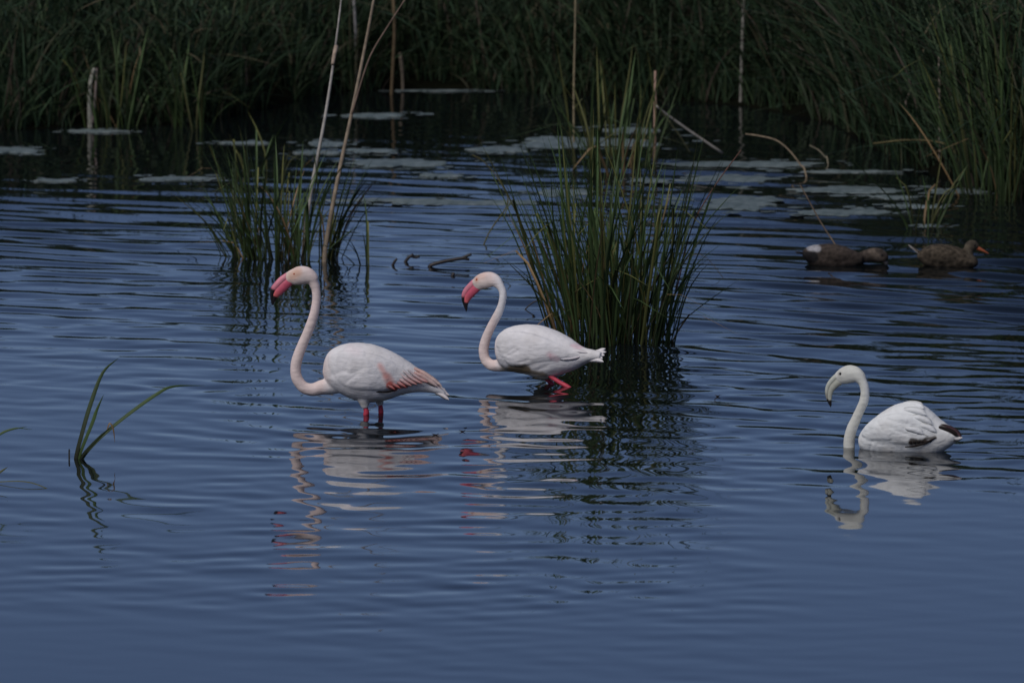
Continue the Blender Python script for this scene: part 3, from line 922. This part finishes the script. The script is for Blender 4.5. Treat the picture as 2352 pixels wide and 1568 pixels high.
# ------------------------------------------------------------------ reeds: shared blade shapes
def blade_proto(i, w=0.006):
    """unit-high V-folded blade bending along +x"""
    g = np.random.default_rng(100 + i)
    bend = 0.03 + 0.22 * g.random() ** 1.6
    fold = g.random() < .18
    kink = .62 + .25 * g.random()
    V, F, n = [], [], 8
    for j in range(n + 1):
        t = j / n
        x = bend * t ** 2.2 + 0.015 * math.sin(5 * t + i)
        z = t * (1 - 0.25 * bend * t)
        if fold and t > kink:
            d = t - kink
            x += d * 0.8
            z -= d * 1.25
        ww = w * (0.75 + 0.5 * t) * (1 - t ** 4) + 0.0004
        V += [(x, -ww, z), (x + ww * 0.8, 0, z), (x, ww, z)]
    for j in range(n):
        a, b = 3 * j, 3 * j + 3
        F += [(a, a + 1, b + 1, b), (a + 1, a + 2, b + 2, b + 1)]
    return V, F


PROTO = {}
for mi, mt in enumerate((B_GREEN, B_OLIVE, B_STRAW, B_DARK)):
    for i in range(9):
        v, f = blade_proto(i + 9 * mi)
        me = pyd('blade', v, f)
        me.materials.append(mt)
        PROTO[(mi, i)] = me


def clump(label, u, v, rx, ry, count, h0, h1, spread, mix, seed, group='reed clumps', bunch=None, width=1.0, name='reed_clump', bendy=.75):
    g = np.random.default_rng(seed)
    c = water_pt(u, v)
    root = empty(name, c)
    tag(root, label, 'reeds', group)
    for q in range(count):
        if bunch is None:
            r, a = math.sqrt(g.random()), g.random() * 2 * math.pi
            ox, oy = r * math.cos(a) * rx, r * math.sin(a) * ry
        else:
            bx = bunch[q % len(bunch)]
            ox, oy = bx[0] + g.normal() * .035, bx[1] + g.normal() * .06
        hgt = h0 + (h1 - h0) * g.random() ** 1.1
        mi = int(g.choice(4, p=mix))
        if mi == 2: hgt *= .75
        b = bpy.data.objects.new('blade', PROTO[(mi, int(g.integers(9)))])
        COL.objects.link(b)
        b.parent = root
        lean_x = spread * ox / max(rx, .05) + g.normal() * .085
        lean_y = .6 * spread * oy / max(ry, .05) + g.normal() * .06
        az = math.atan2(lean_y, lean_x) + g.normal() * .7
        b.location = (ox, oy, -.12)
        b.rotation_euler = Euler((-lean_y, lean_x, az), 'XYZ')
        b.rotation_mode = 'XYZ'
        # lean first, then turn: compose explicitly
        mrot = Matrix.Rotation(lean_x, 3, 'Y') @ Matrix.Rotation(-lean_y, 3, 'X') @ Matrix.Rotation(az, 3, 'Z')
        b.rotation_euler = mrot.to_euler()
        w = width * (.65 + .7 * g.random())
        b.scale = (max(w, hgt * bendy), w, hgt + .12)
    return root


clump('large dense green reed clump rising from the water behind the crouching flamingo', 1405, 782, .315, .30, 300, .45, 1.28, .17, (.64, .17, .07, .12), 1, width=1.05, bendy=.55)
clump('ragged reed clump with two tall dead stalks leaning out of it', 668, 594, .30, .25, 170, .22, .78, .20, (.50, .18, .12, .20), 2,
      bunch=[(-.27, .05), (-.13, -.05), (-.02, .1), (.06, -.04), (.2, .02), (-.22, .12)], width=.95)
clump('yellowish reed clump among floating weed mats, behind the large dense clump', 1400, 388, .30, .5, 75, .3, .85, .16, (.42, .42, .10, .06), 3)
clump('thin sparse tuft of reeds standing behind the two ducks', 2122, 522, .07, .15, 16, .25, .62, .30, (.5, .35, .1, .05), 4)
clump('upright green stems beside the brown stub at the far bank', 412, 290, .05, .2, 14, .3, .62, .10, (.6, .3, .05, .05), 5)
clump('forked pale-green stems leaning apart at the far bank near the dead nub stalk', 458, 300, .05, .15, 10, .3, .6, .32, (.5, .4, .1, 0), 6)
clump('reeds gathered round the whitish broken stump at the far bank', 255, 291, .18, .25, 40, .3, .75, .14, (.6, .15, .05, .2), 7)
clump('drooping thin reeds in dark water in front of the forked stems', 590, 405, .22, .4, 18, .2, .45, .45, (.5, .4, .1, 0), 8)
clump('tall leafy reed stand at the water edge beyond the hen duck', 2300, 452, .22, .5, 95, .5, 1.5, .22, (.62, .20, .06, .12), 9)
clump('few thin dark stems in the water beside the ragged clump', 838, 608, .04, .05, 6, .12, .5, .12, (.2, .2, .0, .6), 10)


# ------------------------------------------------------------------ leaf sprouts in the near water
def strip_leaf(name, pts, width, mat, parent, flat=(0, -1, .25)):
    P = dense(pts, 5)
    n = len(P)
    V, F = [], []
    for i in range(n):
        t = i / (n - 1)
        tg = P[min(i + 1, n - 1)] - P[max(i - 1, 0)]
        tg /= np.linalg.norm(tg) + 1e-9
        ac = np.cross(tg, np.array(flat, float)); ac /= np.linalg.norm(ac) + 1e-9
        nr = np.cross(ac, tg)
        w = width * (.55 + .45 * min(1, t * 3)) * (1 - max(0, (t - .5) / .5) ** 1.7) + .0006
        tw = .5 * math.sin(4.2 * t)
        a2 = ac * math.cos(tw) + nr * math.sin(tw)
        V += [P[i] - a2 * w, P[i] + nr * w * .5, P[i] + a2 * w]
    for i in range(n - 1):
        a, b = 3 * i, 3 * i + 3
        F += [(a, a + 1, b + 1, b), (a + 1, a + 2, b + 2, b + 1)]
    return obj(name, pyd(name, V, F), mat, parent)


def sprout(label, base_uv, leaves, name='reed_sprout'):
    c = water_pt(*base_uv)
    root = empty(name, c)
    tag(root, label, 'reed sprout')
    for pts, w, mt in leaves:
        P = [upright_pt(a, b, c.y + dy) - c for a, b, dy in pts]
        P = ([np.array((P[0].x, P[0].y, -.06))] if mt is not B_STRAW else []) + [np.array(q) for q in P]
        strip_leaf('leaf', P, w, mt, root)
    return root


sprout('small sprout of dark green leaves alone in open water beside a short stick', (178, 1053), [
    ([(174, 1052, 0), (187, 1000, 0), (208, 928, .02), (236, 856, .05), (272, 822, .08)], .0115, B_DARK),
    ([(180, 1052, 0), (212, 971, -.03), (222, 942, -.04), (238, 906, -.06)], .0095, B_GREEN),
    ([(190, 1052, 0), (230, 1005, .02), (295, 951, .05), (363, 903, .1), (400, 887, .13), (470, 885, .2)], .0095, B_GREEN),
    ([(184, 1053, 0), (222, 1010, -.05), (252, 982, -.08)], .008, B_DARK),
    ([(246, 987, .02), (252, 972, .02), (260, 985, .02), (264, 1016, .02)], .004, B_STRAW)])
sprout('thin arching leaves in open water left of the lone dark green sprout', (-38, 1110), [
    ([(-40, 1108, 0), (-20, 1020, 0), (10, 992, 0), (62, 979, 0)], .006, B_GREEN),
    ([(-36, 1110, 0), (-10, 1010, .1), (30, 984, .1), (74, 986, .1)], .004, B_GREEN),
    ([(-36, 1110, 0), (0, 1084, .0), (18, 1072, 0)], .006, B_OLIVE),
    ([(-34, 1112, 0), (0, 1106, 0), (72, 1108, -.1), (144, 1142, -.3), (198, 1188, -.5)], .0022, B_OLIVE)])


# ------------------------------------------------------------------ single dead stalks
def stalk(label, path, r0, r1, tone=(.26, .20, .14), name='dead_reed_stalk', level=True, group='dead reed stalks', extra=None, cat='reed stalk', depth=None, jog=True):
    """path in sight-line coordinates; it starts at the waterline or ground and rises in its own upright plane"""
    c = water_pt(*path[0]) if depth is None else upright_pt(*path[0], depth)
    lo = float(ground_z(np.array([c.x]), np.array([c.y]))[0])
    root = empty(name, (c.x, c.y, c.z))
    tag(root, label, cat, group)
    P = [np.array(upright_pt(a, b, c.y + .04 * i) - c) for i, (a, b) in enumerate(path)]
    if level:
        d = P[1] - P[0]
        d = d / (abs(d[2]) + 1e-6)
        z0 = min(lo, -.02) - c.z
        P = [P[0] + d * np.array((.6, .6, 1)) * max(.05, -z0)] if False else [P[0] - np.array((d[0] * .15, d[1] * .15, max(.06, -z0)))] + P
    n = len(P)
    rr = [r0 + (r1 - r0) * i / (n - 1) for i in range(n)]
    g = np.random.default_rng(int(abs(path[0][0]) * 7 + path[0][1]))
    tn = np.array(tone)
    col = lambda t: tn * (.75 + .5 * float(NZ(np.array(t * 9.0), np.array(path[0][0] * .1))))
    obj('stem', tube_mesh('stem', P, rr, col, 8, 5), M_STRAW, root)
    for nm, pts, ra, rb, tc in (extra or []):
        Q = [np.array(upright_pt(a, b, c.y + .05 * i) - c) for i, (a, b) in enumerate(pts)]
        nq = len(Q)
        obj(nm, tube_mesh(nm, Q, [ra + (rb - ra) * i / (nq - 1) for i in range(nq)], np.array(tc), 8, 4), M_STRAW, root)
    return root


STRAW = (.27, .215, .155); PALE = (.34, .32, .29); ROSE = (.30, .20, .15); BRN = (.15, .105, .08); GRN = (.08, .085, .03)
stalk('longest leaning dead reed stalk, straw coloured, rising out of the ragged clump', [(745, 600), (752, 540), (778, 400), (805, 274), (838, 110), (864, -30), (880, -110)], .0165, .006, STRAW,
      extra=[('stem', [(808, 262), (823, 211), (850, 130), (890, 62), (935, -8)], .006, .004, BRN)])
stalk('dead stalk topped by a fluffy nub, leaning beside the longest stalk', [(697, 590), (706, 500), (718, 419), (740, 306), (757, 205), (769, 118), (779, 40), (787, -30)], .015, .004, PALE,
      extra=[('seed_nub', [(764, 148), (767, 130), (770, 116), (772, 108)], .010, .014, (.33, .26, .20))])
stalk('straight pale stalk at the far bank behind the longest leaning stalk', [(819, 208), (818, 120), (814, 20), (806, -60)], .012, .009, (.30, .29, .29))
stalk('tall straight pale stalk with a short broken stub beside it at the far bank', [(1701, 240), (1703, 160), (1708, 0), (1712, -120)], .012, .010, (.26, .25, .22))
stalk('short broken brown stub next to the tall straight pale stalk', [(1665, 233), (1666, 200), (1667, 170)], .011, .009, ROSE)
stalk('rosy upright broken stalk with a bent-over top, behind the large dense clump', [(1504, 372), (1504, 300), (1505, 230), (1505, 163)], .0125, .008, ROSE,
      extra=[('stem', [(1507, 243), (1530, 262), (1590, 305), (1660, 352)], .007, .0085, PALE), ('stem', [(1508, 240), (1530, 270), (1565, 318), (1588, 356)], .005, .004, (.13, .13, .07))])
stalk('thick ochre dead stem standing in the bank grass behind the longest leaning stalk', [(899, 216), (903, 140), (906, 60), (902, -30)], .011, .012, (.11, .08, .045))
stalk('slender straw stalk standing in the yellowish clump', [(1318, 330), (1318, 200), (1321, 60), (1322, -60)], .0075, .006, (.20, .165, .10))
stalk('whitish broken stump of a thick dead stalk at the far bank', [(207, 292), (206, 240), (208, 190), (216, 158)], .020, .012, (.28, .28, .24),
      extra=[('stem', [(212, 285), (218, 230), (221, 180), (222, 158)], .010, .006, (.17, .14, .13))])
stalk('leaning brown stub with a blunt tip at the far bank near the whitish stump', [(345, 272), (350, 245), (356, 210), (364, 186)], .011, .011, (.17, .11, .085))
stalk('short stalk with a pale seed head on the bank behind the longest leaning stalk', [(925, 206), (924, 170), (919, 122)], .011, .013, (.17, .14, .105))
stalk('thick brown stalk leaning over the tall leafy stand', [(2362, 345), (2356, 260), (2340, 110), (2328, -30), (2318, -140)], .012, .010, (.13, .085, .08),
      extra=[('leaf', [(2345, 40), (2322, 80), (2306, 150), (2303, 260)], .005, .003, (.17, .16, .12))])
stalk('arched straw leaf stem drooping over the weed mats', [(1852, 405), (1838, 378), (1812, 345), (1782, 322), (1742, 312), (1712, 308)], .006, .004, (.24, .19, .13))
stalk('small arched straw leaf near the drooping stem over the weed mats', [(1902, 376), (1896, 362), (1880, 345), (1860, 334)], .005, .003, (.20, .18, .13))
stalk('thin brown stem leaning across the drake', [(1946, 608), (1925, 572), (1885, 510), (1852, 450), (1838, 425)], .0055, .003, (.15, .11, .075))
stalk('short pale stub tip among the leaves above the hen duck', [(2158, 395), (2158, 300), (2158, 220), (2157, 130)], .007, .008, (.25, .21, .17))
stalk('straw-green arched blade reaching out over dark water from the leafy stand', [(2225, 412), (2190, 345), (2150, 326), (2080, 322), (2005, 330)], .008, .004, (.13, .11, .05))
stalk('twisted pale leaf stem curling above the sparse tuft', [(2140, 380), (2110, 300), (2090, 265), (2080, 240), (2092, 205)], .006, .005, (.20, .17, .14))
stalk('short dark stick poking out of open water beside the lone dark green sprout', [(159, 1055), (159, 1044), (159, 1032)], .0045, .004, (.03, .03, .025), name='stick', group=None, cat='stick')
for i, (pa, lb) in enumerate([
    ([(1112, 560), (1165, 470), (1150, 420), (1112, 372), (1085, 356)], 'long bowed blade left of the large dense clump'),
    ([(1268, 760), (1235, 640), (1195, 545), (1150, 440), (1128, 395)], 'long straight stem fanning out leftmost from the large dense clump'),
    ([(1530, 772), (1560, 640), (1590, 520), (1640, 430), (1702, 345)], 'reddish stem leaning out to the fallen pale stalk from the large dense clump'),
    ([(1545, 640), (1610, 585), (1690, 678), (1770, 778)], 'hair-thin drooping stem in open water right of the large dense clump')]):
    stalk(lb, pa, .0045 if i < 3 else .002, .0028 if i < 3 else .0016, ((.10, .09, .03), (.06, .09, .03), (.12, .06, .045), (.10, .09, .06))[i], group='single long stems')


# ------------------------------------------------------------------ twigs afloat
def twig(label, pts, r0, r1, extra=(), name='twig'):
    c = water_pt(*pts[0])
    root = empty(name, c)
    tag(root, label, 'twig', 'dark wet twigs afloat')
    P = [np.array((upright_pt(a, b, c.y + dy) - c)) for a, b, dy in [(q + (0,))[:3] for q in pts]]
    P[0][2] = -.02
    obj('branch', tube_mesh('branch', P, np.linspace(r0, r1, len(P)), np.array((.022, .017, .016)), 7, 3), M_WOOD, root)
    for e in extra:
        Q = [np.array((upright_pt(a, b, c.y) - c)) for a, b in e]
        obj('branch', tube_mesh('branch', Q, np.linspace(r0 * .8, r1 * .8, len(Q)), np.array((.020, .016, .014)), 7, 3), M_WOOD, root)


twig('longest floating dark twig with a forked end, between the two pink-necked flamingos', [(985, 613), (990, 609), (1022, 600), (1056, 594), (1066, 593)], .012, .010, [[(1060, 594), (1072, 588), (1083, 584)], [(1064, 593), (1078, 596)]])
twig('small hooked dark twig beside the longest floating twig', [(899, 609), (905, 603), (912, 594)], .009, .007)
twig('crooked forked dark twig between the hooked twig and the longest floating twig', [(926, 602), (938, 592), (950, 585)], .010, .009, [[(944, 588), (954, 591), (964, 589)]])
twig('dark knobbly snag tip just breaking the surface below the longest twig', [(1037, 637), (1040, 632), (1044, 628)], .014, .010)
twig('flat dark stick lying in the water at the foot of the large dense clump', [(1492, 777), (1512, 769), (1546, 768)], .012, .006)
twig('thin bent twig leaning out of the reeds just above the back of the crouching flamingo', [(1196, 712), (1225, 694), (1250, 688), (1275, 682)], .004, .004)


for lb, u, v, w_ in (('tiny dark floating leaf scrap between the reflections of the two pink-necked flamingos', 1062, 992, .012), ('tiny dark floating scrap in open water between the large dense clump and young flamingo', 1648, 911, .011),
                     ('curled dark floating leaf near the feet of the flamingo with two red legs', 1000, 1000, .013)):
    c = water_pt(u, v)
    V = [(w_ * 1.6 * math.cos(a), w_ * math.sin(a), .004 + .008 * abs(math.cos(a))) for a in np.linspace(0, 5.5, 9)] + [(0, 0, .001), (0, 0, -.004)]
    F = [(j, (j + 1) % 9, 9) for j in range(9)] + [((j + 1) % 9, j, 10) for j in range(9)]
    o = obj('floating_leaf', pyd('floating_leaf', V, F, True, np.tile((.03, .018, .015), (11, 1))), M_WOOD)
    o.location = c
    tag(o, lb, 'leaf', 'floating leaf scraps')

# ------------------------------------------------------------------ floating weed mats
mats = [(30, 347, 58, 8), (225, 303, 60, 4), (335, 231, 26, 3), (130, 416, 42, 4), (420, 411, 95, 5), (560, 330, 60, 3), (862, 266, 78, 6), (742, 331, 46, 7), (728, 352, 50, 4),
        (848, 348, 60, 5), (925, 376, 108, 11), (1010, 405, 46, 5), (1142, 345, 62, 8), (1370, 327, 150, 14), (1440, 300, 70, 8), (1000, 210, 85, 1.6), (1720, 378, 150, 8), (1660, 413, 112, 8),
        (1935, 438, 140, 9), (1710, 468, 92, 17), (1935, 489, 100, 8), (1556, 462, 26, 7), (1970, 396, 110, 3), (2090, 475, 60, 4), (2138, 521, 32, 3), (2200, 440, 62, 6), (1305, 445, 62, 10),
        (1490, 417, 40, 5), (2050, 455, 50, 4), (1080, 466, 150, 5), (880, 461, 120, 4)]
place_words = {0: 'bright weed mat in dark water near the whitish broken stump', 1: 'thin weed mat lying across the foot of the whitish broken stump',
               2: 'tiny weed scrap against the bank beside the leaning brown stub', 3: 'small lone weed mat in open water in front of the whitish stump', 4: 'long thin weed mat in front of the forked stems and drooping reeds',
               5: 'faint weed strip behind the drooping thin reeds', 6: 'weed mat crossed by the top half of the longest leaning stalk', 7: 'small weed mat between the two leaning dead stalks, farther of two',
               8: 'small weed mat between the two leaning dead stalks, nearer of two', 9: 'slim weed mat just behind the broad mat beside the longest leaning stalk', 10: 'broad pale weed mat just right of the longest leaning stalk',
               11: 'small weed mat just in front of the broad mat beside the longest leaning stalk', 12: 'bright lone weed mat in dark water between the longest leaning stalk and the yellowish clump', 13: 'broadest weed mat, threaded by the yellowish clump',
               14: 'weed mat behind the rosy broken stalk', 15: 'long thin weed strip along the bank behind the longest leaning stalk', 16: 'long weed mat at the tip of the fallen pale stem of the rosy stalk',
               17: 'long weed mat just in front of the fallen pale stem, under the arched straw leaf', 18: 'longest weed mat in the dark water behind the drake', 19: 'deepest weed mat, between the large dense clump and the drake',
               20: 'pale weed mat floating next behind the drake', 21: 'small weed scrap touching the large dense clump, beside the deepest mat', 22: 'very thin weed strip below the small arched straw leaf',
               23: 'thin weed strip between the sparse tuft and the drake', 24: 'tiny weed scrap at the foot of the sparse tuft', 25: 'weed mat beside the foot of the tall leafy stand', 26: 'weed mat showing through the left stems of the large dense clump',
               27: 'small weed mat showing through the middle of the large dense clump', 28: 'weed mat just behind the sparse tuft', 29: 'widest faint weed film in open water behind the floating twigs', 30: 'faint weed film beside the foot of the longest leaning stalk'}
for i, (u, v, hw_, hh_) in enumerate(mats):
    c = water_pt(u, v)
    s = px_per_m(c.y)
    a_, b_ = 1.3 * hw_ / s, 1.2 * hh_ / (s * math.sin(PITCH) * .97)
    N = 64
    V, F = [], []
    th = np.linspace(0, 2 * math.pi, N, endpoint=False)
    rr = 0.62 + .62 * (NZ(np.cos(th) * 1.6 + i * 9, np.sin(th) * 1.6 + i * 5) - .3) + .30 * (NZ(np.cos(th) * 5 + i, np.sin(th) * 5 + 30) - .5) + .18 * (NZ2(np.cos(th) * 14 + i, np.sin(th) * 14) - .5)
    rr = np.clip(rr, .22, 1.2)
    zt = .006
    V = [(a_ * r * math.cos(t), b_ * r * math.sin(t), .001) for r, t in zip(rr, th)] + [(a_ * r * .96 * math.cos(t), b_ * r * .96 * math.sin(t), zt) for r, t in zip(rr, th)]
    V += [(a_ * r * .5 * math.cos(t), b_ * r * .5 * math.sin(t), zt + .003 * random.random()) for r, t in zip(rr, th)] + [(0, 0, zt)]
    for j in range(N):
        k = (j + 1) % N
        F += [(j, k, N + k, N + j), (N + j, N + k, 2 * N + k, 2 * N + j), (2 * N + j, 2 * N + k, 3 * N)]
    # torn-off scraps round the rim
    for q in range(14):
        t = random.random() * 6.28
        r = 1.0 + .45 * random.random()
        sx, sy = a_ * r * math.cos(t), b_ * r * math.sin(t)
        w_, o = .012 + .05 * random.random() * min(1, a_ * 3), len(V)
        d_ = w_ * (.5 + random.random())
        V += [(sx + w_ * math.cos(x) * (.7 + .5 * random.random()), sy + d_ * math.sin(x) * (.7 + .5 * random.random()), .004) for x in np.linspace(0, 5.6, 7)]
        F.append(tuple(range(o, o + 7)))
    o = obj('weed_mat', pyd('weed_mat', V, F, False), M_WEED)
    o.location = (c.x, c.y, .0015)
    tag(o, place_words.get(i, 'thin pale grey-green weed mat floating flat in front of the far bank'), 'weed mat', 'floating weed mats')

# ------------------------------------------------------------------ bank vegetation (uncountable)
def ribbons(base, az, L, lean, droop, w, col, seg=5):
    """many arching leaf ribbons at once"""
    n = len(L)
    t = np.linspace(0, 1, seg + 1)[None, :]
    out = L[:, None] * (lean[:, None] * t + droop[:, None] * t ** 2.4)
    zz = L[:, None] * (t - 0.55 * (lean[:, None] * .4 + droop[:, None]) * t ** 2.2)
    cx = base[:, 0, None] + np.cos(az)[:, None] * out
    cy = base[:, 1, None] + np.sin(az)[:, None] * out
    cz = base[:, 2, None] + zz
    ww = w[:, None] * (.6 + .8 * t) * (1 - t ** 3) + .0006
    fx = rng.random(n) * 6.28
    ax, ay = np.cos(fx)[:, None], np.sin(fx)[:, None]
    A = np.stack([cx - ax * ww, cy - ay * ww, cz], -1)
    Bv = np.stack([cx + ax * ww, cy + ay * ww, cz + .15 * ww], -1)
    V = np.stack([A, Bv], 2).reshape(n, -1, 3)
    m = 2 * (seg + 1)
    f0 = np.array([(2 * j, 2 * j + 1, 2 * j + 3, 2 * j + 2) for j in range(seg)])
    F = (f0[None] + (np.arange(n) * m)[:, None, None]).reshape(-1, 4)
    C = np.repeat(col[:, None, :], m, 1).reshape(-1, 3)
    return V.reshape(-1, 3), F, C


def bank(nm, label, n, depth, h_fun, wid, pal, lean_s, droop_s, cat, zoff=None, edge=.0):
    x = rng.uniform(-7, 7, n)
    d = edge + (depth - edge) * rng.random(n) ** 1.4
    y = shore(x) + d
    tuft = NZ(x * 2.6 + 3, y * 2.6)
    keep = tuft > .28
    x, y, d, tuft = x[keep], y[keep], d[keep], tuft[keep]
    n = len(x)
    z = ground_z(x, y) - .02
    L = h_fun(x, d) * (.45 + .75 * rng.random(n)) * (.6 + .75 * tuft)
    if zoff is not None:
        z = z + zoff(x, d) * rng.random(n)
    pr = np.array([q[1] for q in pal])
    ci = rng.choice(len(pal), n, p=pr / pr.sum())
    col = np.array([q[0] for q in pal])[ci] * (.6 + .8 * rng.random(n))[:, None]
    V, F, C = ribbons(np.stack([x, y, z], 1), rng.random(n) * 6.28, L, np.abs(rng.normal(0, lean_s, n)), np.abs(rng.normal(0, droop_s, n)), wid * (.6 + .8 * rng.random(n)), col)
    o = obj(nm, mesh_np(nm, V, F, C), M_GRASS)
    tag(o, label, cat, kind='stuff')
    return o


hx = lambda x: np.interp(x, [-7, -3.3, -2, -.5, .5, 1.5, 2.4, 3.2, 7], [.90, .88, .80, .80, .88, 1.1, 1.4, 1.6, 1.5])
PAL = [((.020, .040, .019), .56), ((.034, .056, .025), .28), ((.046, .046, .026), .10), ((.064, .050, .038), .06)]
bank('bank_grass', 'tangled dark green grass and sedge covering the far bank', 32000, 5.0, lambda x, d: hx(x) * np.interp(d, [-.1, .4, 1.5, 5], [.45, .85, 1.0, .95]), .0065, PAL, .30, .45, 'grass')
bank('bank_leaves', 'fine drooping leaves knotted through the far bank grass', 30000, 5.0, lambda x, d: .22 + 0 * x, .006, PAL[:3] + [((.10, .085, .05), .07)], .9, .9, 'leaves',
     zoff=lambda x, d: hx(x) * np.interp(d, [-.1, .5, 2, 5], [.55, .85, .9, .8]) * 1.0, edge=.2)
